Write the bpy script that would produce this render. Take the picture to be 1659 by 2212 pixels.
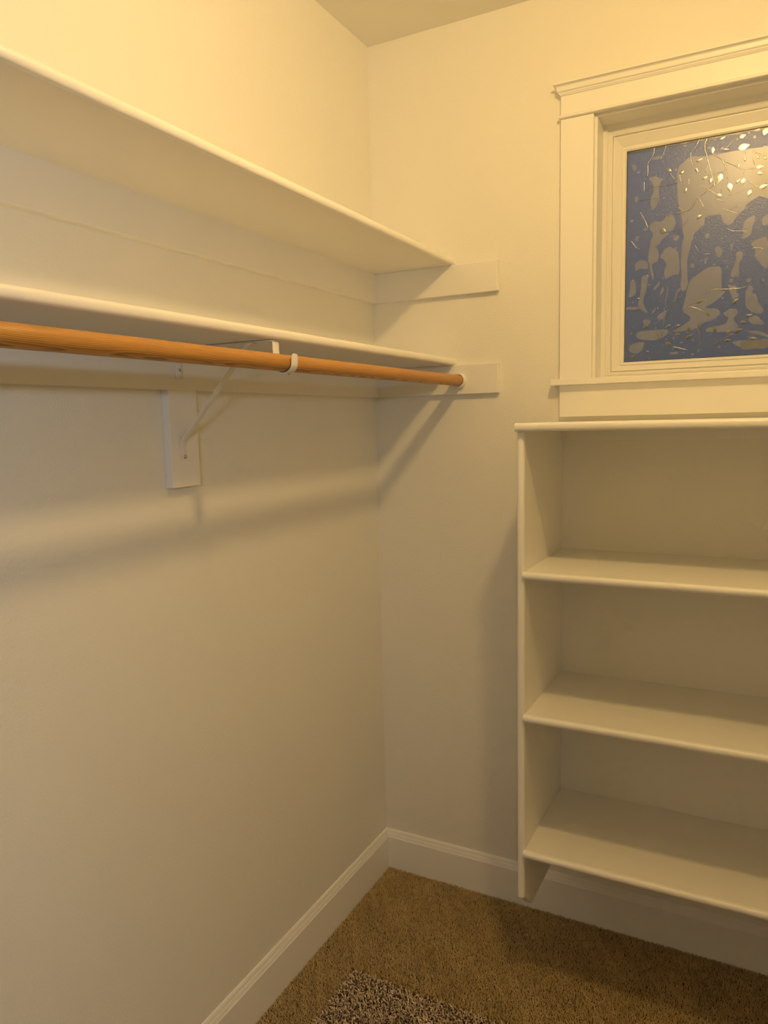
import bpy, bmesh, math, random
import numpy as np
from mathutils import Matrix, Vector
for o in list(bpy.data.objects): bpy.data.objects.remove(o)
S = bpy.context.scene
COL = S.collection
random.seed(7)
rng = np.random.default_rng(11)
PI = math.pi

# ------------------------------------------------------------------ camera
cd = bpy.data.cameras.new('camera')
cam = bpy.data.objects.new('camera', cd); COL.objects.link(cam)
ROT = ((0.88566394, -0.0353073, 0.46298248), (0.46373816, 0.11745236, -0.87815253), (-0.02337319, 0.99245067, 0.12039666))
M4 = Matrix(ROT).to_4x4(); M4.translation = Vector((1.1588, -2.1614, 1.5433))
cam.matrix_world = M4
cd.sensor_fit = 'HORIZONTAL'; cd.sensor_width = 36.0; cd.lens = 36.0*1604.75/1659
cd.clip_start = 0.02
S.camera = cam

# ------------------------------------------------------------------ exposure, world, lights
S.view_settings.view_transform = 'Standard'; S.view_settings.look = 'None'
S.view_settings.gamma = 1; S.view_settings.use_curve_mapping = False
S.view_settings.exposure = 0.06
S.cycles.use_denoising = True; S.cycles.adaptive_threshold = 0.015
S.cycles.max_bounces = 10; S.cycles.diffuse_bounces = 7; S.cycles.transmission_bounces = 6
LAMP_RGB = (1.0, 0.645, 0.240); LAMP_POWER = 27.4
LAMP_AT = (1.05, -1.10, 2.605)
HALL_RGB = (0.66, 0.82, 1.0); HALL_POWER = 14.5
HALL_AT = (1.80, -3.55, 1.815)

world = bpy.data.worlds.new('dusk_sky'); S.world = world; world.use_nodes = True
wn = world.node_tree.nodes; wl = world.node_tree.links; wn.clear()
wo = wn.new('ShaderNodeOutputWorld'); wb = wn.new('ShaderNodeBackground')
tc = wn.new('ShaderNodeTexCoord'); sx = wn.new('ShaderNodeSeparateXYZ'); rp = wn.new('ShaderNodeValToRGB')
mr = wn.new('ShaderNodeMapRange'); mr.inputs['From Min'].default_value = -1; mr.inputs['From Max'].default_value = 1
wl.new(tc.outputs['Generated'], sx.inputs[0]); wl.new(sx.outputs['Z'], mr.inputs['Value']); wl.new(mr.outputs[0], rp.inputs[0])
e = rp.color_ramp.elements
e[0].position = 0.40; e[0].color = (0.040, 0.042, 0.044, 1)
e[1].position = 0.75; e[1].color = (0.066, 0.080, 0.122, 1)
x = e.new(0.54); x.color = (0.046, 0.050, 0.056, 1); x = e.new(0.62); x.color = (0.058, 0.068, 0.090, 1)
wb.inputs['Strength'].default_value = 1.45
wl.new(rp.outputs[0], wb.inputs[0]); wl.new(wb.outputs[0], wo.inputs[0])

# lamp of the adjoining room, shining in through the doorway behind the camera
hl = bpy.data.lights.new('adjoining_room_lamp', 'AREA'); hl.shape = 'RECTANGLE'; hl.size = 0.40; hl.size_y = 0.06
hl.energy = HALL_POWER; hl.color = HALL_RGB
ho = bpy.data.objects.new('adjoining_room_lamp', hl); COL.objects.link(ho); ho.location = HALL_AT
ho.rotation_euler = (Vector((0.0, -1.0, 1.6)) - Vector(HALL_AT)).to_track_quat('-Z', 'Y').to_euler()

# ------------------------------------------------------------------ materials
def mat(name, base, rough=0.5, spec=0.5, metal=0.0, bump=None, trans=0.0, coat=0.0):
    m = bpy.data.materials.new(name); m.use_nodes = True
    n = m.node_tree.nodes; l = m.node_tree.links; b = n['Principled BSDF']
    b.inputs['Base Color'].default_value = (*base, 1); b.inputs['Roughness'].default_value = rough
    b.inputs['Specular IOR Level'].default_value = spec; b.inputs['Metallic'].default_value = metal
    b.inputs['Transmission Weight'].default_value = trans; b.inputs['Coat Weight'].default_value = coat
    if bump:
        scale, strength, dist, detail = bump
        t = n.new('ShaderNodeTexCoord'); z = n.new('ShaderNodeTexNoise'); u = n.new('ShaderNodeBump')
        z.inputs['Scale'].default_value = scale; z.inputs['Detail'].default_value = detail
        u.inputs['Strength'].default_value = strength; u.inputs['Distance'].default_value = dist
        l.new(t.outputs['Object'], z.inputs['Vector']); l.new(z.outputs['Fac'], u.inputs['Height']); l.new(u.outputs[0], b.inputs['Normal'])
    return m
PAINT = (0.85, 0.84, 0.785)
M_wall = mat('wall_paint', PAINT, 0.55, 0.35, bump=(215, 0.36, 0.0025, 2))
M_ceil = mat('ceiling_paint', (0.82, 0.81, 0.77), 0.8, 0.2, bump=(120, 0.3, 0.002, 2))
M_trim = mat('trim_paint', (0.89, 0.885, 0.86), 0.34, 0.45, bump=(60, 0.06, 0.002, 2))
M_shelf = mat('shelf_paint', (0.865, 0.855, 0.82), 0.42, 0.45, bump=(45, 0.10, 0.002, 3))
M_nose = mat('nosing_paint', (0.93, 0.925, 0.90), 0.36, 0.5, bump=(38, 0.35, 0.003, 3))
M_steel = mat('white_enamel', (0.84, 0.83, 0.80), 0.32, 0.5)
M_zinc = mat('zinc_screw', (0.62, 0.60, 0.56), 0.28, 0.5, 1.0)
M_vinyl = mat('window_vinyl', (0.85, 0.845, 0.82), 0.34, 0.45)
M_gasket = mat('window_gasket', (0.10, 0.08, 0.06), 0.5)
M_base = mat('carpet_backing', (0.10, 0.072, 0.042), 0.95, 0.05, bump=(300, 0.6, 0.004, 3))
M_rugback = mat('rug_backing', (0.07, 0.05, 0.035), 0.95, 0.05)

def pile_mat(name, stops, patch):
    m = mat(name, (0.4, 0.3, 0.2), 0.9, 0.08)
    n = m.node_tree.nodes; l = m.node_tree.links; b = n['Principled BSDF']
    a = n.new('ShaderNodeAttribute'); a.attribute_name = 'tone'; r = n.new('ShaderNodeValToRGB')
    r.color_ramp.elements[0].color = (*stops[0][1], 1); r.color_ramp.elements[0].position = stops[0][0]
    r.color_ramp.elements[1].color = (*stops[-1][1], 1); r.color_ramp.elements[1].position = stops[-1][0]
    for p, c in stops[1:-1]:
        q = r.color_ramp.elements.new(p); q.color = (*c, 1)
    l.new(a.outputs['Fac'], r.inputs[0]); l.new(r.outputs[0], b.inputs['Base Color'])
    return m
M_carpet = pile_mat('carpet_pile', [(0, (0.44, 0.335, 0.160)), (1, (0.73, 0.570, 0.300))], 0)
M_rug = pile_mat('rug_pile', [(0, (0.10, 0.062, 0.04)), (0.22, (0.20, 0.13, 0.09)), (0.36, (0.66, 0.52, 0.37)), (1, (0.94, 0.78, 0.58))], 0)

def wood_mat():
    m = bpy.data.materials.new('oiled_fir'); m.use_nodes = True
    n = m.node_tree.nodes; l = m.node_tree.links; b = n['Principled BSDF']
    def math_(op, a, v=None):
        q = n.new('ShaderNodeMath'); q.operation = op
        for k, s in enumerate((a, v)):
            if s is None: continue
            if isinstance(s, (int, float)): q.inputs[k].default_value = s
            else: l.new(s, q.inputs[k])
        return q.outputs[0]
    t = n.new('ShaderNodeTexCoord')
    # growth rings: distance from a pith line running below the rod, wandering along its length
    mp = n.new('ShaderNodeMapping'); mp.inputs['Location'].default_value = (-0.022, 0, 0.034); mp.inputs['Scale'].default_value = (1, 0, 1)
    l.new(t.outputs['Object'], mp.inputs[0])
    ln = n.new('ShaderNodeVectorMath'); ln.operation = 'LENGTH'; l.new(mp.outputs[0], ln.inputs[0])
    m1 = n.new('ShaderNodeMapping'); m1.inputs['Scale'].default_value = (18, 7.5, 18); l.new(t.outputs['Object'], m1.inputs[0])
    n1 = n.new('ShaderNodeTexNoise'); n1.inputs['Scale'].default_value = 1; n1.inputs['Detail'].default_value = 1.5; l.new(m1.outputs[0], n1.inputs['Vector'])
    m2 = n.new('ShaderNodeMapping'); m2.inputs['Scale'].default_value = (160, 28, 160); l.new(t.outputs['Object'], m2.inputs[0])
    n2 = n.new('ShaderNodeTexNoise'); n2.inputs['Scale'].default_value = 1; n2.inputs['Detail'].default_value = 2; l.new(m2.outputs[0], n2.inputs['Vector'])
    r = math_('ADD', ln.outputs['Value'], math_('MULTIPLY', n1.outputs['Fac'], 0.0135))
    r = math_('ADD', r, math_('MULTIPLY', n2.outputs['Fac'], 0.0010))
    fr = math_('FRACT', math_('MULTIPLY', r, 430.0))
    rp_ = n.new('ShaderNodeValToRGB'); ce = rp_.color_ramp.elements
    ce[0].position = 0.0; ce[0].color = (0.60, 0.315, 0.080, 1); ce[1].position = 1.0; ce[1].color = (0.56, 0.285, 0.068, 1)
    for p, c in ((0.45, (0.58, 0.30, 0.074)), (0.80, (0.36, 0.155, 0.032)), (0.90, (0.33, 0.14, 0.028))):
        q = ce.new(p); q.color = (*c, 1)
    l.new(fr, rp_.inputs[0])
    m3 = n.new('ShaderNodeMapping'); m3.inputs['Scale'].default_value = (900, 22, 900); l.new(t.outputs['Object'], m3.inputs[0])
    n3 = n.new('ShaderNodeTexNoise'); n3.inputs['Scale'].default_value = 1; n3.inputs['Detail'].default_value = 2; l.new(m3.outputs[0], n3.inputs['Vector'])
    r3 = n.new('ShaderNodeValToRGB'); r3.color_ramp.elements[0].position = 0.3; r3.color_ramp.elements[0].color = (0.72, 0.68, 0.62, 1); r3.color_ramp.elements[1].position = 0.62
    l.new(n3.outputs['Fac'], r3.inputs[0])
    mx = n.new('ShaderNodeMix'); mx.data_type = 'RGBA'; mx.blend_type = 'MULTIPLY'; mx.inputs[0].default_value = 0.6
    l.new(rp_.outputs[0], mx.inputs[6]); l.new(r3.outputs[0], mx.inputs[7])
    l.new(mx.outputs[2], b.inputs['Base Color']); b.inputs['Roughness'].default_value = 0.36
    return m
M_wood = wood_mat()
M_glass = mat('textured_glass', (0.88, 0.90, 0.94), 0.30, 0.5, bump=(260, 0.30, 0.002, 3), trans=1.0)
M_frost = mat('frosted_film', (0.56, 0.61, 0.76), 0.34, 1.0, bump=(30, 0.10, 0.003, 2), trans=0.76, coat=0.6)
M_frost.node_tree.nodes['Principled BSDF'].inputs['Coat Roughness'].default_value = 0.30
M_resin = mat('clear_resin', (0.050, 0.060, 0.055), 0.25, 1.0, coat=1.0, bump=(500, 0.25, 0.001, 2))
M_resin.node_tree.nodes['Principled BSDF'].inputs['IOR'].default_value = 2.0
M_resin.node_tree.nodes['Principled BSDF'].inputs['Coat Roughness'].default_value = 0.18
M_lamp = bpy.data.materials.new('lamp_glow'); M_lamp.use_nodes = True
_n = M_lamp.node_tree.nodes; _n.clear(); _e = _n.new('ShaderNodeEmission'); _o = _n.new('ShaderNodeOutputMaterial')
LAMP_R = 0.05
_e.inputs[0].default_value = (*LAMP_RGB, 1); _e.inputs[1].default_value = LAMP_POWER/(PI*4*PI*LAMP_R**2)
M_lamp.node_tree.links.new(_e.outputs[0], _o.inputs[0])

# ------------------------------------------------------------------ helpers
def link(name, bm, m, parent=None, smooth=None):
    me = bpy.data.meshes.new(name); bmesh.ops.recalc_face_normals(bm, faces=bm.faces[:]); bm.to_mesh(me); bm.free()
    if m: me.materials.append(m)
    o = bpy.data.objects.new(name, me); COL.objects.link(o)
    if smooth is not None:
        for p in me.polygons: p.use_smooth = True
        a = math.radians(smooth)
        me.update()
        bm2 = bmesh.new(); bm2.from_mesh(me)
        for ed in bm2.edges:
            if len(ed.link_faces) == 2 and ed.calc_face_angle(0) > a: ed.smooth = False
        bm2.to_mesh(me); bm2.free()
    if parent:
        o.parent = parent; o.matrix_parent_inverse = Matrix.Translation(-parent.location)
    return o
def thing(name, label, cat, loc=(0, 0, 0), group=None):
    o = bpy.data.objects.new(name, None); COL.objects.link(o); o.location = loc; o.empty_display_size = 0.05
    o['label'] = label; o['category'] = cat
    if group: o['group'] = group
    return o
def tag(o, label, cat, group=None):
    o['label'] = label; o['category'] = cat
    if group: o['group'] = group
    return o
def struct(o): o['kind'] = 'structure'; return o
def box(bm, x0, x1, y0, y1, z0, z1, bev=0.0, seg=2):
    g = bmesh.ops.create_cube(bm, size=1.0)['verts']
    for v in g:
        v.co = Vector((x0+(v.co.x+.5)*(x1-x0), y0+(v.co.y+.5)*(y1-y0), z0+(v.co.z+.5)*(z1-z0)))
    if bev:
        ed = list({q for v in g for q in v.link_edges})
        bmesh.ops.bevel(bm, geom=ed, offset=bev, segments=seg, affect='EDGES', profile=0.5)
    return bm
def B(*a, **k): return box(bmesh.new(), *a, **k)
def sweep(bm, rings, closed=False, cap=True):
    """skin a list of equally long rings of points"""
    R_ = [[bm.verts.new(p) for p in r] for r in rings]; n = len(R_[0])
    pairs = list(zip(R_[:-1], R_[1:])) + ([(R_[-1], R_[0])] if closed else [])
    for a, b in pairs:
        for i in range(n): bm.faces.new((a[i], a[(i+1) % n], b[(i+1) % n], b[i]))
    if cap and not closed:
        bm.faces.new(R_[0]); bm.faces.new(R_[-1][::-1])
    return bm
def prism(pts, axis, a0, a1, bm=None):
    """2D profile pts extruded along axis ('x': pts are (y,z); 'y': (x,z); 'z': (x,y))"""
    bm = bm or bmesh.new()
    f = {'x': lambda p, a: (a, p[0], p[1]), 'y': lambda p, a: (p[0], a, p[1]), 'z': lambda p, a: (p[0], p[1], a)}[axis]
    return sweep(bm, [[f(p, a0) for p in pts], [f(p, a1) for p in pts]])
def lathe(bm, prof, c, axis='z', n=32):
    rings = []
    for r, h in prof:
        ring = []
        for k in range(n):
            t = 2*PI*k/n; a, b = r*math.cos(t), r*math.sin(t)
            ring.append({'z': (c[0]+a, c[1]+b, c[2]+h), 'y': (c[0]+a, c[1]+h, c[2]+b), 'x': (c[0]+h, c[1]+a, c[2]+b)}[axis])
        rings.append(ring)
    return sweep(bm, rings)
def strip(bm, path, t, y0, y1, tip=False):
    """flat metal strip of thickness t following an x,z path, between y0 and y1, optional round end"""
    P = [Vector((p[0], 0, p[1])) for p in path]; rings = []
    for i, p in enumerate(P):
        d = ((P[i]-P[i-1]).normalized() if i else Vector()) + ((P[i+1]-P[i]).normalized() if i < len(P)-1 else Vector())
        d.normalize(); nrm = Vector((-d.z, 0, d.x))*t/2; e = 0.0008
        A, C = p+nrm, p-nrm
        rings.append([(A.x, y0+e, A.z), (A.x, y1-e, A.z), ((A*.75+C*.25).x, y1, (A*.75+C*.25).z), ((A*.25+C*.75).x, y1, (A*.25+C*.75).z),
                      (C.x, y1-e, C.z), (C.x, y0+e, C.z), ((A*.25+C*.75).x, y0, (A*.25+C*.75).z), ((A*.75+C*.25).x, y0, (A*.75+C*.25).z)])
    if tip:
        d = (P[-1]-P[-2]).normalized(); nrm = Vector((-d.z, 0, d.x))*t/2; w = (y1-y0)/2; ym = (y0+y1)/2
        for k in range(1, 6):
            a = k/6*PI/2*1.0; q = P[-1]+d*w*0.75*math.sin(a); h = w*math.cos(a)
            A, C = q+nrm, q-nrm; e = 0.0004
            rings.append([(A.x, ym-h+e, A.z), (A.x, ym+h-e, A.z), ((A*.75+C*.25).x, ym+h, (A*.75+C*.25).z), ((A*.25+C*.75).x, ym+h, (A*.25+C*.75).z),
                          (C.x, ym+h-e, C.z), (C.x, ym-h+e, C.z), ((A*.25+C*.75).x, ym-h, (A*.25+C*.75).z), ((A*.75+C*.25).x, ym-h, (A*.75+C*.25).z)])
    return sweep(bm, rings)
def arc(cx, cz, r, a0, a1, n=8):
    return [(cx+r*math.cos(math.radians(a0+(a1-a0)*k/n)), cz+r*math.sin(math.radians(a0+(a1-a0)*k/n))) for k in range(n+1)]
def half_round(x, z0, z1, depth, n=10):
    """half-round nose profile: (out, z) points from bottom to top"""
    zm, h = (z0+z1)/2, (z1-z0)/2
    return [(x + depth*max(0, math.cos(-PI/2+PI*k/n))**0.6, zm + h*math.sin(-PI/2+PI*k/n)) for k in range(n+1)]

# ------------------------------------------------------------------ room shell
RX, RY, RZ = 2.20, -2.75, 2.693
WT = 0.14
struct(link('floor', B(-WT, RX+WT, RY-WT, WT, -0.12, -0.0085), M_base))
struct(link('ceiling', B(-WT, RX+WT, RY-WT, WT, RZ, RZ+0.12), M_ceil))
struct(link('wall_left', B(-WT, 0, RY-WT, WT, -0.0085, RZ), M_wall))
struct(link('wall_right', B(RX, RX+WT, RY-WT, WT, -0.0085, RZ), M_wall))
WX0, WX1, WZ0, WZ1 = 0.684, 1.516, 1.612, 2.369        # rough opening of the window
bm = bmesh.new()
box(bm, 0, WX0, 0, WT, -0.0085, RZ); box(bm, WX1, RX, 0, WT, -0.0085, RZ)
box(bm, WX0, WX1, 0, WT, -0.0085, WZ0); box(bm, WX0, WX1, 0, WT, WZ1, RZ)
bmesh.ops.remove_doubles(bm, verts=bm.verts[:], dist=1e-5)
struct(link('wall_back', bm, M_wall))
DX0, DX1, DZ = 0.55, 1.45, 2.06
bm = bmesh.new()
box(bm, 0, DX0, RY-WT, RY, -0.0085, RZ); box(bm, DX1, RX, RY-WT, RY, -0.0085, RZ); box(bm, DX0, DX1, RY-WT, RY, DZ, RZ)
struct(link('wall_front', bm, M_wall))
# baseboards: one moulded profile (out from wall, height)
BP = [(0, -0.0085), (0.014, -0.0085), (0.014, 0.1075), (0.0134, 0.1090), (0.0120, 0.1095), (0.0116, 0.1108), (0.0098, 0.1168), (0.0080, 0.1205),
      (0.0072, 0.1210), (0.0068, 0.1222), (0.0060, 0.1262), (0.0040, 0.1305), (0.0022, 0.1328), (0, 0.1335)]
def baseboard(name, rings): struct(link(name, sweep(bmesh.new(), rings), M_trim))
baseboard('baseboard_left', [[(d, RY, z) for d, z in BP], [(d, -d, z) for d, z in BP]])
baseboard('baseboard_back', [[(d, -d, z) for d, z in BP], [(RX-d, -d, z) for d, z in BP]])
baseboard('baseboard_right', [[(RX-d, RY, z) for d, z in BP], [(RX-d, -d, z) for d, z in BP]])
# plain casing around the doorway behind the camera
bm = bmesh.new()
box(bm, DX0-0.09, DX0, RY, RY+0.019, -0.0085, DZ, 0.0015); box(bm, DX1, DX1+0.09, RY, RY+0.019, -0.0085, DZ, 0.0015)
box(bm, DX0-0.09, DX1+0.09, RY, RY+0.019, DZ, DZ+0.10, 0.0015)
struct(link('trim_1', bm, M_trim))

# ------------------------------------------------------------------ window
win = bpy.data.objects.new('window_1', None); COL.objects.link(win); win.location = (1.1, 0, WZ0); win['kind'] = 'structure'
T = 0.019
CX0, CXI = 0.6062, 0.6955; CX1, CXR = RX-CX0, RX-CXI
HZ = 2.3575                                            # underside of the head casing
SZ0, SZ1 = 1.6345, 1.6510                              # stool
link('side_casing', B(CX0, CXI, -T, 0, SZ1, HZ-0.003, 0.0012), M_trim, win)
link('side_casing', B(CXR, CX1, -T, 0, SZ1, HZ-0.003, 0.0012), M_trim, win)
link('head_casing', B(CX0, CX1, -T, 0, HZ, 2.4165, 0.0008), M_trim, win)
def collar(prof):
    """moulding returned on both ends: prof = (overhang, z) points, outermost line first closed at the wall"""
    rings = [[(CX0-o, 0, z) for o, z in prof], [(CX0-o, -T-o, z) for o, z in prof], [(CX1+o, -T-o, z) for o, z in prof], [(CX1+o, 0, z) for o, z in prof]]
    return rings
cap = [(-0.004, 2.4120), (0.0012, 2.4150), (0.0020, 2.4172), (0.0042, 2.4200), (0.0058, 2.4212), (0.0060, 2.4232), (0.0072, 2.4236), (0.0092, 2.4252), (0.0100, 2.4262),
       (0.0094, 2.4352), (0.0102, 2.4372), (0.0125, 2.4392), (0.0158, 2.4404), (0.0182, 2.4410), (0.0182, 2.4442), (-0.004, 2.4460)]
link('head_cap', sweep(bmesh.new(), collar(cap)), M_trim, win, smooth=50)
bead = [(-0.004, 2.3556)] + [(0.0005+0.0055*math.sin(PI*k/8), 2.3606-0.0050*math.cos(PI*k/8)) for k in range(9)] + [(-0.004, 2.3656)]
link('head_bead', sweep(bmesh.new(), collar(bead)), M_trim, win, smooth=50)
link('apron', B(CX0, CX1, -T, 0, 1.5453, SZ0, 0.0012), M_trim, win)
bm = B(0.5855, RX-0.5855, -0.0415, 0.0, SZ0, SZ1, 0.002); box(bm, 0.7023, RX-0.7023, -0.002, 0.092, SZ0, SZ1)
link('stool', bm, M_trim, win)
JX, JZ = 0.7023, 2.3505
link('jamb', B(WX0+.001, JX, 0.0, 0.13, SZ0, JZ, 0.0008), M_trim, win)
link('jamb', B(RX-JX, WX1-.001, 0.0, 0.13, SZ0, JZ, 0.0008), M_trim, win)
link('head_jamb', B(WX0+.001, WX1-.001, 0.0, 0.13, JZ, WZ1-.001, 0.0008), M_trim, win)
def ring(steps, name, m):
    """moulded rectangular frame; steps = (left inset, depth y, top inset, bottom inset)"""
    rr = []
    for a, y, t, b in steps:
        rr.append([(JX+a, y, SZ1+b), (RX-JX-a, y, SZ1+b), (RX-JX-a, y, JZ-t), (JX+a, y, JZ-t)])
    bm = bmesh.new(); sweep(bm, rr, closed=True); return link(name, bm, m, win)
def st(pairs): return [(a, y, a*1.19, a*0.78) for a, y in pairs]
ring(st([(-0.001, 0.128), (-0.001, 0.0740), (0.0108, 0.0800), (0.0115, 0.0825), (0.0128, 0.0832), (0.0133, 0.0812), (0.0166, 0.0830), (0.0173, 0.0818),
         (0.0240, 0.0852), (0.0250, 0.0880), (0.0252, 0.128)]), 'window_frame', M_vinyl)
ring(st([(0.0253, 0.127), (0.0253, 0.0915), (0.0283, 0.0920), (0.0290, 0.0880), (0.0478, 0.0978), (0.0488, 0.0993), (0.0500, 0.0993), (0.0510, 0.0962),
         (0.0570, 0.0964), (0.0590, 0.0980), (0.0605, 0.1000), (0.0605, 0.127)]), 'window_sash', M_vinyl)
ring(st([(0.0600, 0.1005), (0.0622, 0.1000), (0.0622, 0.1018), (0.0600, 0.1018)]), 'glass_gasket', M_gasket)
GX0, GX1 = JX+0.0598, RX-JX-0.0598; GZ0, GZ1 = SZ1+0.0467, JZ-0.0713; GY = 0.1020
pane = link('glass_pane', B(GX0, GX1, GY, GY+0.004, GZ0, GZ1), M_glass, win)

# window film: frosted shapes and raised leaf sprigs stuck on the room side of the pane
BLOBS = [
[(.896,2.2127),(.927,2.2372),(.9671,2.2301),(1.0468,2.2316),(1.1154,2.2279),(1.1192,2.117),(1.0867,2.102),(1.0702,2.091),(1.0643,2.0783),(1.0518,2.0688),(1.0312,2.0421),(1.0135,2.0537),(1.0085,2.0751),(.9888,2.0756),(.969,2.0739),(.9695,2.0553),(.941,2.0335),(.9397,2.014),(.9109,2.0177),(.9174,2.0249),(.9135,2.0442),(.9104,2.0799),(.903,2.1068),(.8976,2.1427)],
[(.8199,2.1997),(.841,2.201),(.8505,2.1923),(.8644,2.19),(.853,2.1825),(.8488,2.1597),(.8516,2.138),(.8335,2.1052),(.8258,2.1396),(.8348,2.1572),(.8368,2.1757)],
[(.8248,2.0658),(.8387,2.0806),(.8598,2.0764),(.8666,2.0861),(.8803,2.096),(.8897,2.0876),(.8957,2.0749),(.8905,2.0497),(.872,2.0474),(.8508,2.0622),(.8535,2.0428),(.8813,2.0462),(.8585,2.0278),(.854,2.0164),(.8282,2.0076),(.8302,2.0315),(.837,2.045)],
[(1.0537,2.0071),(1.0643,2.0102),(1.0615,2.0334),(1.0673,2.0508),(1.0881,2.0614),(1.0924,2.0562),(1.0849,2.0302),(1.0833,2.0123),(1.0667,2.0031)],
[(1.1073,2.0496),(1.1212,2.0611),(1.1222,2.0318),(1.11,2.0313)],
[(.8284,2.2501),(.8562,2.2545),(.8518,2.2436),(.8332,2.2445)],
[(.7741,2.2407),(.7861,2.2398),(.7911,2.2259),(.7816,2.2227)],
[(.7893,2.0465),(.7989,2.0476),(.7979,2.0332),(.7895,2.0319)],
[(.9702,2.0296),(.9812,2.0305),(.9794,2.0168),(.9717,2.0155)],
[(.8885,2.0358),(.9046,2.0348),(.9026,2.0221),(.8911,2.0212)],
[(.8082,2.0608),(.8199,2.0736),(.8249,2.061),(.813,2.0578)],
[(.7851,2.1554),(.7971,2.1535),(.7926,2.1375),(.7853,2.141)],
[(.9118,2.0199),(.9391,2.0164),(.9287,1.9809),(.9273,1.9456),(.9292,1.9121),(.9328,1.9046),(.9242,1.884),(.915,1.8825),(.9099,1.9022),(.9142,1.9185),(.9109,1.9594)],
[(.8547,1.9827),(.8683,2.0026),(.8798,2.0083),(.8916,1.9997),(.9057,1.9861),(.9082,1.9287),(.8862,1.9287),(.8701,1.9184),(.8672,1.9428),(.8739,1.9613),(.8642,1.9744)],
[(.8281,2.0149),(.8495,2.0074),(.8526,1.9709),(.8338,1.9659),(.8417,1.9262),(.837,1.9195),(.8266,1.9691),(.8239,1.9864)],
[(.7881,1.9712),(.8048,1.9814),(.8241,1.9718),(.8245,1.9524),(.7956,1.9581),(.7909,1.9488)],
[(.8081,1.9347),(.8224,1.9381),(.8252,1.9134),(.8117,1.8657),(.8193,1.8454),(.8267,1.8349),(.822,1.8304),(.7974,1.8523),(.8063,1.8957)],
[(.7767,1.9283),(.7914,1.9218),(.7944,1.8871),(.7701,1.8771),(.7771,1.8987)],
[(.9184,1.8365),(.9327,1.9094),(.9572,1.9257),(.9814,1.9406),(1.0146,1.9403),(1.0153,1.8749),(1.0275,1.8713),(.9996,1.8458),(.9709,1.8318),(1.0089,1.8284),(1.016,1.8136),(.9964,1.7987),(.9719,1.7936),(.9519,1.7759),(.8872,1.7736),(.9286,1.7946),(.9419,1.8104),(.9186,1.8269)],
[(.7938,1.7781),(.8107,1.7843),(.88,1.7839),(.8826,1.7715),(.8569,1.7537),(.7989,1.7602)],
[(.8532,1.8228),(.8788,1.8401),(.8744,1.8234),(.8677,1.8093),(.8509,1.8156)],
[(.7748,1.7368),(.7893,1.7509),(.8209,1.7537),(.8117,1.7269),(.7972,1.7203),(.7774,1.7266)],
[(1.0203,1.8156),(1.0376,1.8259),(1.055,1.8243),(1.0576,1.8101),(1.0449,1.7994),(1.0608,1.777),(1.059,1.7654),(1.0107,1.7643),(.9793,1.7691),(.9813,1.7785),(1.0278,1.7843),(1.0361,1.8025),(1.0272,1.8056)],
[(1.0818,1.7963),(1.1007,1.804),(1.1095,1.7963),(1.1249,1.7766),(1.0909,1.7793)],
[(1.0733,1.8598),(1.0811,1.8845),(1.092,1.8764),(1.0904,1.8605),(1.1011,1.8571),(1.1062,1.8313),(1.1215,1.8138),(1.1092,1.8033),(1.0876,1.8144),(1.0765,1.827)],
[(1.0446,1.7358),(1.0576,1.7396),(1.1324,1.7367),(1.1332,1.7134),(1.0843,1.7166),(1.0559,1.7255)],
[(1.0721,1.762),(1.1021,1.7633),(1.1319,1.7506),(1.1322,1.7413),(1.1067,1.7525)],
[(1.082,1.9874),(1.0902,1.9955),(1.1231,2.0047),(1.126,1.9208),(1.1135,1.9267),(1.0937,1.9541),(1.0951,1.9744)],
[(1.0483,1.9733),(1.0655,1.9712),(1.0639,1.9554),(1.0558,1.9402),(1.0589,1.9076),(1.0373,1.9076),(1.039,1.9237),(1.0491,1.9479)],
[(1.0314,1.8873),(1.0531,1.8874),(1.0516,1.8666),(1.0605,1.8588),(1.0457,1.8462),(1.0364,1.8658)],
[(.9956,1.9891),(1.0042,1.995),(1.0157,1.9773),(1.0074,1.9621),(1.0018,1.9651)],
[(.8126,1.8139),(.8319,1.8147),(.8344,1.8047),(.825,1.798),(.8128,1.804)],
[(.9361,1.9564),(.9475,1.9527),(.9433,1.9414),(.9364,1.9446)],
[(.7582,1.8533),(.8022,1.8531),(.8036,1.8431),(.7657,1.8452)],
[(.8567,1.881),(.8657,1.9043),(.8683,1.8896),(.8592,1.8759)],
[(.8928,1.8388),(.9011,1.8863),(.9056,1.8906),(.8951,1.841)],
[(.8717,1.8431),(.8753,1.8937),(.8811,1.8979),(.8738,1.8551),(.8764,1.8427)],
[(.8363,1.834),(.8479,1.8477),(.8458,1.8357),(.8388,1.8289)],
[(.886,1.7197),(.9095,1.7195),(.9073,1.7122),(.8886,1.7122)],
[(.8421,1.9019),(.8583,1.9196),(.8563,1.9053),(.8376,1.8877)],
[(.9678,1.9504),(.9784,1.9702),(.9827,1.9744),(.9745,1.9496)],
[(1.0721,1.8992),(1.0891,1.8986),(1.081,1.8868)],
[(1.032,1.9035),(1.045,1.9033),(1.04,1.891)],
[(1.0315,1.9938),(1.0412,1.9961),(1.0365,1.9725)]]
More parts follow.
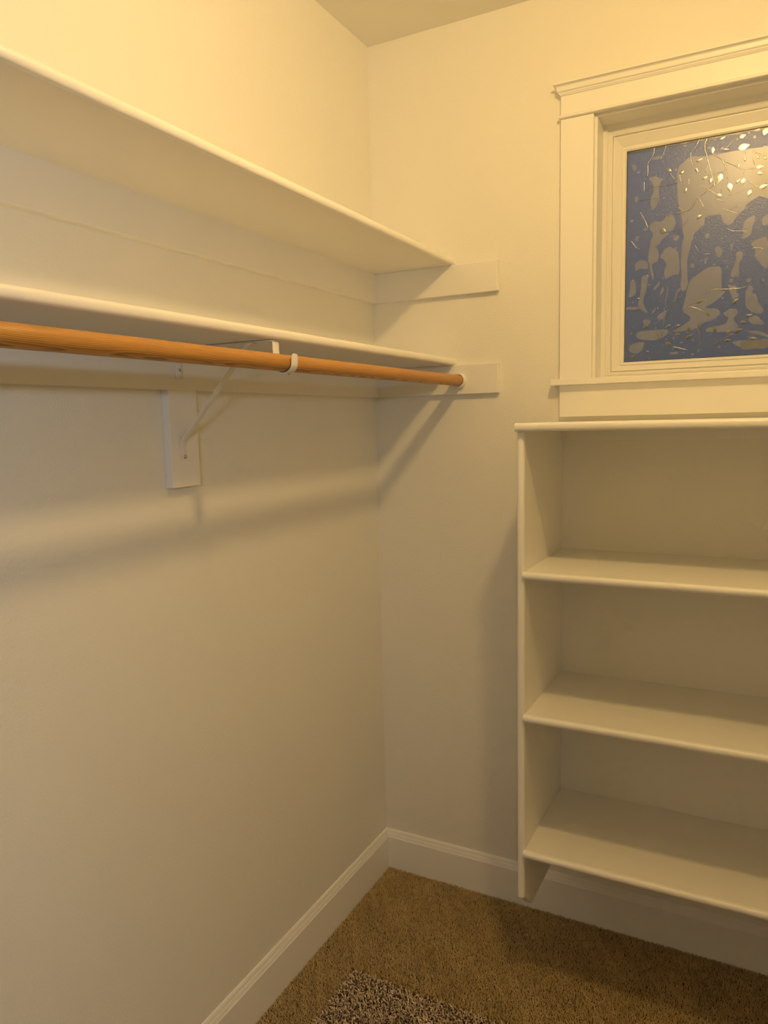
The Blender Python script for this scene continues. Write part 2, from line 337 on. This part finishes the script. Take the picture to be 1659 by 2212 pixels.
TWIGS = [
([(.9712,2.2803),(.9619,2.2583),(.9741,2.213),(.9935,2.1426)],.00162),
([(.9755,2.2422),(.9934,2.2266),(1.0089,2.2137),(1.0373,2.1953),(1.0568,2.1807),(1.0636,2.1661)],.00162),
([(1.0089,2.2137),(1.016,2.1922),(1.0235,2.1548),(1.0307,2.1287)],.00139),
([(.9619,2.2583),(.9834,2.2724),(1.0048,2.2807)],.00116),
([(.9504,2.2774),(.942,2.2597),(.929,2.246),(.9295,2.2276),(.9342,2.2153)],.00116),
([(.836,2.2779),(.8329,2.2563),(.8181,2.2378),(.8196,2.2187),(.8175,2.2049)],.00104),
([(.866,2.2782),(.8618,2.2604),(.8529,2.2434)],.00093),
([(.9742,2.2107),(.966,2.187)],.00116),
([(.9558,2.1555),(.9737,2.1457),(.9961,2.1273)],.00104),
([(.9965,2.1158),(1.0152,2.1073)],.00116),
([(.9498,2.1264),(.9591,2.1146),(.965,2.0976)],.00116),
([(.9006,2.1083),(.9192,2.0939),(.9348,2.0997),(.9476,2.1256)],.00093),
([(.8095,2.1896),(.8099,2.1658)],.00093),
([(.8014,2.1098),(.8125,2.0891),(.8224,2.0661)],.00093),
([(.7774,2.0347),(.7922,2.0146),(.802,2.0085)],.00093),
([(1.0589,2.1826),(1.08,2.179),(1.0966,2.1817)],.00104),
([(1.0815,2.2297),(1.0814,2.201),(1.086,2.1868)],.00093),
([(1.0829,2.2195),(1.0976,2.2136),(1.1104,2.2003)],.00093),
([(1.068,2.2277),(1.0599,2.2181),(1.0646,2.2017)],.00093),
([(1.0188,2.2434),(1.0311,2.259),(1.0479,2.2647)],.00104),
([(1.0114,2.0884),(1.03,2.08),(1.0475,2.0717)],.00093),
([(1.0279,2.0803),(1.0363,2.087),(1.0596,2.0926)],.00093),
([(1.0704,2.1516),(1.0898,2.135),(1.1004,2.13)],.00093),
([(1.0249,2.035),(1.0381,2.0275),(1.0724,2.0228)],.00081),
([(.8135,2.1653),(.8369,2.1734),(.8718,2.1701),(.9105,2.1755)],.0007),
([(.8865,2.0218),(.9043,2.0478),(.9265,2.0729)],.0007),
([(.8643,2.0865),(.8896,2.0923),(.9192,2.0927)],.0007),
([(.7949,2.1419),(.8186,2.1431),(.8469,2.1399)],.0007),
([(.9728,2.179),(.9946,2.1822),(1.0098,2.1831)],.00081),
([(1.0069,2.1302),(1.0083,2.1572),(1.0139,2.188)],.00081),
([(1.0224,2.1209),(1.0501,2.1234),(1.0897,2.1373)],.0007),
([(.9565,2.1289),(.9782,2.1439),(.9953,2.1594)],.0007),
([(.906,2.1739),(.9021,2.1931)],.00104),
([(.878,2.2018),(.8886,2.1849)],.00093),
([(.9261,2.1799),(.9265,2.166)],.00081),
([(.8813,2.0462),(.8997,2.0485),(.9133,2.056)],.0007),
([(.8593,1.7535),(.8517,1.7762)],.00081),
([(.8593,1.7535),(.866,1.7727)],.00081),
([(.9744,1.8695),(.9919,1.8807),(1.0273,1.8772),(1.0728,1.8772),(1.0852,1.8886)],.00093),
([(.9162,1.8331),(.939,1.8395),(.9573,1.833),(.9723,1.8222)],.00093),
([(.868,1.7922),(.8722,1.8187),(.8903,1.8487),(.9153,1.8705)],.00093),
([(.9667,1.7315),(.961,1.7776)],.00081),
([(.9938,1.7297),(1.0223,1.7468),(1.0483,1.7591)],.00081),
([(.8951,1.7339),(.9116,1.7291),(.9303,1.723)],.00093),
([(.9463,2.0023),(.9581,1.9797)],.00093),
([(1.0866,1.9766),(1.0992,1.9773),(1.1119,1.9734)],.00104),
([(1.0936,1.9564),(1.11,1.968)],.00081),
([(.766,1.9872),(.7806,1.9855)],.00093),
([(.9716,1.9757),(.985,1.9746)],.00093),
([(.7815,1.9278),(.7926,1.9205)],.00081),
([(.8224,1.9368),(.8261,1.9316)],.00081),
([(1.0314,1.8873),(1.0578,1.8741)],.00058),
([(.9274,1.8429),(.9546,1.85),(.9793,1.8536)],.0007)]
LEAVES = [
(1.0593,2.2382,.0279,.0162,10.0),
(1.0552,2.2655,.0162,.0116,15.0),
(1.0073,2.2701,.0162,.0081,20.0),
(.9832,2.242,.0186,.0104,-90.0),
(1.0026,2.1673,.0255,.0139,-110.0),
(1.0987,2.1802,.0186,.0104,-.0),
(1.0992,2.1646,.0139,.0081,-20.0),
(1.0282,2.1404,.0232,.0139,-80.0),
(1.0589,2.149,.0186,.0116,-110.0),
(.9663,2.1755,.0139,.0081,20.0),
(.9507,2.2239,.0186,.0081,15.0),
(1.1082,2.2654,.0186,.0139,-110.0),
(1.0934,2.2781,.0139,.0081,40.0),
(1.0157,2.2395,.0162,.007,-10.0),
(1.0481,2.1912,.0104,.0081,-60.0),
(1.0624,2.2043,.0093,.007,-80.0),
(1.0937,2.2054,.0093,.007,-60.0),
(1.1104,2.2003,.0093,.007,-40.0),
(.9458,2.1973,.0139,.007,-60.0),
(.9798,2.1642,.0162,.0093,-110.0),
(1.0471,2.1532,.0139,.0081,40.0),
(1.0757,2.1171,.0186,.0104,-110.0),
(.9178,2.15,.0139,.007,-110.0),
(.9076,2.1991,.0139,.0081,30.0),
(.9534,2.0761,.0162,.0093,30.0),
(.8755,2.2092,.0116,.0093,-20.0),
(1.1087,2.1298,.0209,.0116,20.0),
(1.0028,2.124,.0139,.0093,-10.0),
(.8627,2.0511,.0162,.0139,-30.0),
(.8214,1.7946,.0162,.0104,10.0),
(.8822,1.7911,.0139,.0081,30.0),
(.9056,1.7892,.0139,.007,20.0),
(.9347,1.7797,.0139,.0093,-80.0),
(.9608,1.7849,.0209,.0081,-90.0),
(1.0016,1.7721,.0186,.0104,-90.0),
(.9061,1.7648,.0116,.0139,-80.0),
(.8832,1.742,.0186,.0116,-30.0),
(.9364,1.7578,.022,.0104,25.0),
(1.0351,1.7601,.0186,.007,-110.0),
(1.0601,1.7653,.0209,.0093,25.0),
(1.0335,1.7413,.0186,.0093,10.0),
(1.0964,1.7415,.0209,.007,-.0),
(1.0713,1.7867,.0162,.0093,-10.0),
(.8263,1.7235,.0093,.0081,-.0),
(.9613,1.8517,.0209,.0104,20.0),
(.9825,1.8165,.0162,.0093,-40.0),
(1.0837,1.8032,.0162,.007,-.0),
(1.0501,1.8434,.0209,.0093,40.0),
(.7875,1.7109,.0162,.0116,30.0),
(.7994,1.8743,.007,.0058,-.0)]
def mirror(x): return RX-x
def inside(x, z, mrg=0.002): return GX0+mrg < x < GX1-mrg and GZ0+mrg < z < GZ1-mrg
bm = bmesh.new()
def patch(bm, pts, y0, y1):
    c = [(min(max(x, GX0+.0055), GX1-.0055), min(max(z, GZ0+.003), GZ1-.003)) for x, z in pts]
    for _ in range(1):                                  # soften the corners
        d = []
        for i in range(len(c)):
            a, b = c[i], c[(i+1) % len(c)]
            d += [(a[0]*.82+b[0]*.18, a[1]*.82+b[1]*.18), (a[0]*.5+b[0]*.5+random.uniform(-1, 1)*1e-3, a[1]*.5+b[1]*.5+random.uniform(-1, 1)*1e-3), (a[0]*.18+b[0]*.82, a[1]*.18+b[1]*.82)] if max(abs(a[0]-b[0]), abs(a[1]-b[1])) > .012 else [(a[0]*.8+b[0]*.2, a[1]*.8+b[1]*.2), (a[0]*.2+b[0]*.8, a[1]*.2+b[1]*.8)]
        c = d
    c = [(x+random.uniform(-1, 1)*4e-4, z+random.uniform(-1, 1)*4e-4) for x, z in c]
    lo = [bm.verts.new((x, y1, z)) for x, z in c]; hi = [bm.verts.new((x, y0, z)) for x, z in c]
    bm.faces.new(hi); bm.faces.new(lo[::-1]); n = len(c)
    for i in range(n): bm.faces.new((lo[i], lo[(i+1) % n], hi[(i+1) % n], hi[i]))
for k, b in enumerate(BLOBS):
    off = 0.00001*k
    patch(bm, b, GY-0.0006-off, GY-0.0001)
    if min(p[0] for p in b) < 1.05: patch(bm, [(mirror(x), z) for x, z in b][::-1], GY-0.0007-off, GY-0.0001)
def in_poly(x, z, p):
    r = False
    for (ax, az), (bx, bz) in zip(p, p[1:]+p[:1]):
        if (az > z) != (bz > z) and x < (bx-ax)*(z-az)/(bz-az)+ax: r = not r
    return r
ALLP = BLOBS + [[(mirror(x), z) for x, z in b] for b in BLOBS if min(p[0] for p in b) < 1.05]
DOTS = []
for k in range(3500):
    x, z = random.uniform(GX0+.01, GX1-.01), random.uniform(GZ0+.008, GZ1-.008)
    r = random.choice((0.0007, 0.0009, 0.0011, 0.0014, 0.0018, 0.0024, 0.0034)); a = random.uniform(0.5, 1.6)
    th = random.uniform(0, PI); n = 7
    pts = [(x+r*(a*math.cos(2*PI*i/n)*math.cos(th)-math.sin(2*PI*i/n)*math.sin(th)), z+r*(a*math.cos(2*PI*i/n)*math.sin(th)+math.sin(2*PI*i/n)*math.cos(th))) for i in range(n)]
    if all(inside(*p) for p in pts) and not any(in_poly(q[0], q[1], p) for p in ALLP for q in pts[::3]) and all((x-d[0])**2+(z-d[1])**2 > (2.2*r*a+2.2*d[2])**2 for d in DOTS):
        DOTS.append((x, z, r*a)); patch(bm, pts, GY-0.0006, GY-0.0001)
# ragged edge of the film along the top and down the left side
edge = [(GX0+.006, GZ1-.003)] + [(GX0+.006+(GX1-GX0-.012)*i/60, GZ1-.0035-random.random()*.006*(0.5+i/60)) for i in range(61)] + [(GX1-.006, GZ1-.003)]
vs = [bm.verts.new((x, GY-0.0005, z)) for x, z in edge[1:-1]]; vt = [bm.verts.new((x, GY-0.0005, GZ1-.0025)) for x, z in edge[1:-1]]
for i in range(len(vs)-1): bm.faces.new((vs[i], vs[i+1], vt[i+1], vt[i]))
fr = link('frosted_pattern', bm, M_frost, pane)
bm = bmesh.new()
def tube(bm, pts, r, n=6):
    P = []
    for i in range(len(pts)-1):                         # gentle subdivision of the twig
        for k in range(4): P.append((pts[i][0]+(pts[i+1][0]-pts[i][0])*k/4, pts[i][1]+(pts[i+1][1]-pts[i][1])*k/4))
    P.append(pts[-1]); P = [P[0]] + [((P[i-1][0]+2*P[i][0]+P[i+1][0])/4, (P[i-1][1]+2*P[i][1]+P[i+1][1])/4) for i in range(1, len(P)-1)] + [P[-1]]
    rings = []
    for i, p in enumerate(P):
        a, b = P[max(i-1, 0)], P[min(i+1, len(P)-1)]
        d = Vector((b[0]-a[0], b[1]-a[1])).normalized(); q = Vector((-d.y, d.x)); rr = r*(0.75+0.5*random.random())
        rings.append([(p[0]+q.x*rr*math.cos(2*PI*k/n), GY-0.0008+rr*0.35*math.sin(2*PI*k/n), p[1]+q.y*rr*math.cos(2*PI*k/n)) for k in range(n)])
    sweep(bm, rings)
def leaf(bm, x, z, L, W, ang, flip=1):
    ca, sa = math.cos(math.radians(ang)), math.sin(math.radians(ang)); tilt = random.uniform(-0.05, 0.05); n = 9
    rows = []
    for i in range(n):
        u = i/(n-1); w = W/2*math.sin(PI*u**0.75)**0.9 if 0 < i < n-1 else 0.0003
        row = []
        for j in range(-2, 3):
            v = j/2; h = 0.0004*math.sin(PI*min(max(u, .05), .95))*(1-v*v) + tilt*v*w*0.5
            lx, lz = (u-.5)*L, v*w
            row.append(bm.verts.new((x+flip*(lx*ca-lz*sa), GY-0.0007-abs(h)-0.0003, z+lx*sa+lz*ca)))
        rows.append(row)
    for a, b in zip(rows[:-1], rows[1:]):
        for j in range(4): bm.faces.new((a[j], a[j+1], b[j+1], b[j]))
for pts, r in TWIGS:
    tube(bm, pts, r)
    if min(p[0] for p in pts) < 1.04: tube(bm, [(mirror(x), z) for x, z in pts], r)
for x, z, L, W, a in LEAVES:
    leaf(bm, x, z, L, W, a)
    if x < 1.03: leaf(bm, mirror(x), z, L, W, a, -1)
link('leaf_pattern', bm, M_resin, pane, smooth=70)

# ------------------------------------------------------------------ wall shelves
YE = RY                                                 # shelves run the whole left wall
SD = 0.2764                                             # board depth
def wall_shelf(name, label, z, cat='shelf'):
    t = thing(name, label, cat, (0, -1.3, z))
    link('shelf_board', B(0.0005, SD, YE+.001, -0.0005, z, z+T, 0.0006), M_shelf, t)
    nz = [(SD-0.0030, z+0.0006)] + half_round(SD, z-0.0002, z+T+0.0006, 0.0088) + [(SD-0.0030, z+T-0.0004)]
    # slightly hand-sanded nose: small waviness along its length
    rings = []; N = 90
    for i in range(N+1):
        y = YE+.001+(-0.0005-YE-.001)*i/N; w = 0.00035*math.sin(i*1.7)+0.0003*math.sin(i*0.63+1)
        rings.append([(x+(w if x > SD else 0), y, q) for x, q in nz])
    link('nosing', sweep(bmesh.new(), rings), M_nose, t, smooth=60)
    link('back_cleat', B(0, T, YE+.001, 0, z-0.0889, z+0.0015, 0.0010), M_shelf, t)
    link('end_cleat', B(T-0.001, 0.4225, -T, 0, z-0.0889, z+0.0002, 0.0020), M_shelf, t)
    return t
up = wall_shelf('wall_shelf', 'long white painted wall shelf along the left wall, the upper one with no rod', 2.0068)
lo = wall_shelf('wall_shelf', 'long white painted wall shelf on the left wall, directly above the wooden rod', 1.7104)
mb = link('mounting_block', B(0, T+0.0002, -0.9660, -0.8785, 1.4120, 1.7104-0.0889+0.0006, 0.0016), M_shelf, lo)

# ------------------------------------------------------------------ hanging rod, its socket and bracket
RC = (0.3000, 1.6625); RR = 0.0165
rod = bmesh.new(); lathe(rod, [(RR-.001, 0), (RR, .001), (RR, 2.700), (RR-.001, 2.701)], (0, -2.701/2, 0), 'y', 40)
rod = link('hanging_rod', rod, M_wood, None, smooth=40); rod.location = (RC[0], -0.0245-2.701/2, RC[1])
tag(rod, 'round varnished wooden closet rod hanging beneath the lower white shelf', 'closet rod')
bm = bmesh.new()
lathe(bm, [(0.0002, -0.0035), (RR+0.0010, -0.0035), (RR+0.0012, -0.0140), (0.0205, -0.0142), (0.0222, -0.0125), (0.0232, -0.0040), (0.0232, -0.0), (0.0002, -0.0)], (RC[0], -T, RC[1]), 'y', 40)
tag(link('rod_socket', bm, M_steel, None, smooth=40), 'round white socket cup holding the far end of the wooden rod', 'rod socket')
YB = -0.9300; HW = 0.0105
br = thing('shelf_bracket', 'white steel shelf and rod bracket with diagonal brace and curled hook', 'bracket', (T, YB, 1.5))
ft = 0.0024
hx = RR+0.0016+ft/2
strap = [(T+ft/2+.0003, 1.645), (T+ft/2+.0003, 1.7015)] + arc(T+ft/2+.0043, 1.7045, 0.004, 180, 90, 4) + arc(0.2700, 1.7030, 0.0055, 90, 0, 5)
strap += [(0.2756, 1.690), (0.2768, 1.680)] + arc(RC[0], RC[1], hx, 166, 360, 20) + [(RC[0]+hx+.0002, 1.6680), (RC[0]+hx+.0006, 1.6725)]
link('strap', strip(bmesh.new(), strap, ft, YB-HW, YB+HW, tip=True), M_steel, br, smooth=40)
brace = [(T+ft/2+.0005, 1.478), (T+ft/2+.0005, 1.507), (T+ft/2+.0030, 1.5130), (0.2060, 1.7015), (0.2110, 1.7046), (0.2150, 1.7056), (0.2220, 1.7058)]
bm = strip(bmesh.new(), brace[::-1], ft, YB-0.0085, YB+0.0085, tip=True)
link('diagonal_brace', bm, M_steel, br, smooth=40)
def screw(c, d, parent, r=0.0042):
    bm = bmesh.new()
    lathe(bm, [(0.0002, -0.0010), (r, -0.0010), (r, 0.0006), (r*.75, 0.0018), (r*.35, 0.0023), (0.0002, 0.0016)] if d > 0 else [(0.0002, 0.001), (r, 0.001), (r, -0.0006), (r*.75, -0.0018), (r*.35, -0.0024), (0.0002, -0.0018)], c, 'x' if d == 1 else 'z', 16)
    o = link('screw', bm, M_zinc, parent, smooth=40); return o
screw((T+ft+.0008, YB+.003, 1.4785), 1, br)
screw((T+ft+.0005, YB+.001, 1.6640), 1, br, 0.0032)
screw((RC[0]+.004, YB+.001, RC[1]-hx-ft/2), -1, br, 0.0034)

# ------------------------------------------------------------------ shelving unit under the window
KX0, KX1, KI0 = 0.5925, RX-0.5925, 0.6112
KD = 0.3700
un = thing('shelving_unit', 'white built-in shelving unit with open shelves fixed beneath the window', 'shelving unit', (1.1, -0.19, 0.223))
TOPZ0, TOPZ1 = 1.5125, 1.5320
side = [(-0.0005, 0.2228), (-0.3110, 0.2228), (-KD+0.0010, 0.2790), (-KD, 0.2800), (-KD, TOPZ0), (-0.0005, TOPZ0)]
for x0, x1 in ((KX0, KI0), (KX1-0.0187, KX1)):
    sp = link('side_panel', prism(side, 'x', x0, x1), M_shelf, un)
    xm, hw = (x0+x1)/2, (x1-x0)/2
    rings = []
    for z, s in ((0.2785, 1.0), (0.5, 1.0), (0.9, 0.99), (1.2, 1.0), (TOPZ0-0.006, 1.0), (TOPZ0-0.003, 0.86), (TOPZ0-0.0008, 0.55)):
        rings.append([(x0+.0003, -KD+.0005, z)] + [(xm-hw*0.98*math.cos(PI*k/10), -KD-0.0072*s*math.sin(PI*k/10)**0.8, z) for k in range(11)] + [(x1-.0003, -KD+.0005, z)])
    link('edge_nosing', sweep(bmesh.new(), rings), M_nose, sp, smooth=60)
def unit_shelf(name, x0, x1, z0, z1, y, nd, nx0, nx1):
    s = link(name, B(x0, x1, y, -0.0004, z0, z1, 0.0006), M_shelf, un)
    prof = [(y+.0030, z1-.0004)] + [(y-nd*max(0, math.cos(-PI/2+PI*k/10))**0.6, (z0+z1)/2-(z1-z0+.0010)/2*math.sin(-PI/2+PI*k/10)) for k in range(11)] + [(y+.0030, z0+.0004)]
    rings = []; N = 40
    for i in range(N+1):
        x = nx0+(nx1-nx0)*i/N; w = 0.0004*math.sin(i*1.9+z0*40)+0.0003*math.sin(i*.77)
        rings.append([(x, p[0]-(w if p[0] < y else 0), p[1]) for p in prof])
    link('nosing', sweep(bmesh.new(), rings), M_nose, s, smooth=60)
    return s
unit_shelf('top_board', KX0, KX1, TOPZ0, TOPZ1, -0.3840, 0.0095, KX0-0.0004, KX1+.0004)
for z in (1.1606, 0.7864, 0.4132):
    unit_shelf('shelf', KI0, KX1-0.0187, z-0.0187, z, -0.3710, 0.0130, KI0-0.0022, KX1-0.0165)
link('back_cleat', B(KI0, KX1-0.0187, -0.0080, -0.0002, 1.4775, TOPZ0, 0.0008), M_shelf, un)

# ------------------------------------------------------------------ ceiling lamp (out of frame; it lights the room and shows in the glass)
lampo = thing('ceiling_lamp', 'small round flush ceiling lamp with glowing dome, mirrored in the patterned window', 'ceiling lamp', (LAMP_AT[0], LAMP_AT[1], RZ))
bm = bmesh.new(); lathe(bm, [(0.0005, 0), (0.085, 0), (0.085, -0.012), (0.070, -0.030), (0.052, -0.052), (0.050, -0.072), (0.0005, -0.072)], (LAMP_AT[0], LAMP_AT[1], RZ), 'z', 40)
link('lamp_base', bm, M_steel, lampo, smooth=40)
bm = bmesh.new()
lathe(bm, [(0.0004 if k in (0, 10) else LAMP_R*math.sin(PI*k/10*.999), LAMP_R*math.cos(PI*k/10)) for k in range(0, 11)], (LAMP_AT[0], LAMP_AT[1], LAMP_AT[2]-0.0265), 'z', 20)
link('lamp_globe', bm, M_lamp, lampo, smooth=80)

# ------------------------------------------------------------------ carpet and rug pile
def pile(name, xs, ys, z0, hgt, rad, lean, m, tone, curl=0.0):
    n = len(xs); nseg = 2 if curl == 0 else 3
    h = hgt*rng.uniform(0.75, 1.12, n); a = rng.uniform(0, 2*PI, n); ln = lean*h*rng.uniform(0.3, 1.0, n)
    rr = rad*rng.uniform(0.8, 1.2, n); ph = rng.uniform(0, 2*PI, n); cu = curl*rng.uniform(-1, 1, n)
    V = []; K = 3
    for s in range(nseg+1):
        u = s/nseg; w = (1.0, 0.95, 0.45)[s] if nseg == 2 else (0.9, 1.05, 1.0, 0.55)[s]
        ox = np.cos(a+cu*u)*ln*u**1.6; oy = np.sin(a+cu*u)*ln*u**1.6; oz = h*(u if curl == 0 else math.sin(u*PI/2*1.05))
        for k in range(K):
            t = ph+2*PI*k/K
            V.append(np.stack([xs+ox+rr*w*np.cos(t), ys+oy+rr*w*np.sin(t), z0+oz+rr*0.5*np.sin(t+1)*(s > 0)], 1))
    V = np.stack(V, 1); nv = V.shape[1]
    F = []
    for s in range(nseg):
        for k in range(K): F.append((s*K+k, s*K+(k+1) % K, (s+1)*K+(k+1) % K, (s+1)*K+k))
    F = np.array(F); q = (np.arange(n)*nv)[:, None, None]+F[None]
    tri = (np.arange(n)*nv)[:, None]+np.array([[nseg*K, nseg*K+1, nseg*K+2]]).repeat(n, 0)
    me = bpy.data.meshes.new(name); me.vertices.add(n*nv); me.vertices.foreach_set('co', V.reshape(-1).astype(np.float32))
    nq = n*len(F); loops = np.concatenate([q.reshape(-1), tri.reshape(-1)]).astype(np.int32)
    me.loops.add(len(loops)); me.loops.foreach_set('vertex_index', loops)
    starts = np.concatenate([np.arange(nq)*4, nq*4+np.arange(n)*3]).astype(np.int32)
    me.polygons.add(nq+n); me.polygons.foreach_set('loop_start', starts)
    at = me.attributes.new('tone', 'FLOAT', 'POINT'); at.data.foreach_set('value', np.repeat(tone, nv).astype(np.float32))
    me.update(); me.validate(); me.materials.append(m)
    o = bpy.data.objects.new(name, me); COL.objects.link(o); return o
def grid(x0, x1, y0, y1, s):
    gx, gy = np.meshgrid(np.arange(x0, x1, s), np.arange(y0, y1, s)); gx = gx.ravel(); gy = gy.ravel()
    return gx+rng.uniform(-.5, .5, len(gx))*s, gy+rng.uniform(-.5, .5, len(gy))*s
def clump(x, y, f, k=6):
    v = 0
    for i in range(k):
        t = rng.uniform(0, 2*PI); g = f*rng.uniform(.5, 1.5); v = v+np.sin((x*math.cos(t)+y*math.sin(t))*g+rng.uniform(0, 6))
    return v/k
RGX0, RGX1, RGY0, RGY1 = 0.1585, 1.30, -1.55, -0.5080
gx, gy = grid(0.0145, RX-0.014, -1.65, -0.0140, 0.0034)
tone = np.clip(0.5+0.35*clump(gx, gy, 40)+0.3*clump(gx, gy, 160)+rng.normal(0, .16, len(gx)), 0, 1)
cp = pile('carpet', gx, gy, -0.0085, 0.0080, 0.0014, 0.85, M_carpet, tone)
cp['kind'] = 'stuff'; tag(cp, 'short brown cut-pile carpet covering the closet floor', 'carpet')
rug = thing('shag_rug', 'speckled beige and dark brown shaggy rug lying on the brown carpet', 'rug', ((RGX0+RGX1)/2, (RGY0+RGY1)/2, 0.0026))
link('rug_backing', B(RGX0+.004, RGX1-.004, RGY0+.004, RGY1-.004, 0.0026, 0.0060, 0.001), M_rugback, rug)
gx, gy = grid(RGX0+.002, RGX1-.002, RGY0+.002, RGY1-.002, 0.0047)
tn = np.clip(0.48+0.55*clump(gx, gy, 520, 9)+rng.normal(0, .24, len(gx)), 0, 1)
rp_ = pile('rug_pile', gx, gy, 0.0055, 0.0105, 0.0018, 1.05, M_rug, tn, curl=1.6)
rp_.parent = rug; rp_.matrix_parent_inverse = Matrix.Translation(-rug.location); rp_['kind'] = 'stuff'

# ------------------------------------------------------------------ small bits on the carpet
M_lint = mat('lint', (0.78, 0.72, 0.60), 0.9, 0.1)
bm = bmesh.new(); P = [(0.6125, -0.2720, .0012), (0.6190, -0.2765, .0020), (0.6250, -0.2830, .0016), (0.6290, -0.2900, .0022), (0.6360, -0.2930, .0012)]
rings = []
for i, p in enumerate(P):
    a, b = Vector(P[max(i-1, 0)]), Vector(P[min(i+1, len(P)-1)]); d = (b-a).normalized(); u = d.cross(Vector((0, 0, 1))).normalized(); w = u.cross(d)
    rings.append([tuple(Vector(p)+(u*math.cos(t)+w*math.sin(t))*0.0008) for t in (0, PI/2, PI, 3*PI/2)])
sweep(bm, rings)
off = Vector((0.7570-0.6243, -0.3090+0.2829, 0.0004))
th = link('loose_thread', bm, M_lint, None); th.location = off
tag(th, 'short pale thread lying on the carpet in front of the shelving unit', 'thread')
for k, (cx_, cy_, lab) in enumerate(((0.6101, -0.0647, 'left tiny pale crumb of the pair on the carpet beside the back baseboard'),
                                     (0.6352, -0.0572, 'right tiny pale crumb of the pair on the carpet beside the back baseboard'),
                                     (0.5490, -0.1473, 'tiny pale crumb alone on the carpet, left of the other two'))):
    bm = bmesh.new(); bmesh.ops.create_icosphere(bm, subdivisions=2, radius=0.0022)
    for v in bm.verts: v.co = Vector((v.co.x*(1.6+.3*math.sin(v.co.z*900+k)), v.co.y*1.0, v.co.z*0.7+.0003*math.sin(v.co.x*2000)))
    c = link('lint_crumb', bm, M_lint, None, smooth=60); c.location = (cx_, cy_, 0.0008)
    tag(c, lab, 'crumb', 'crumbs on the carpet')
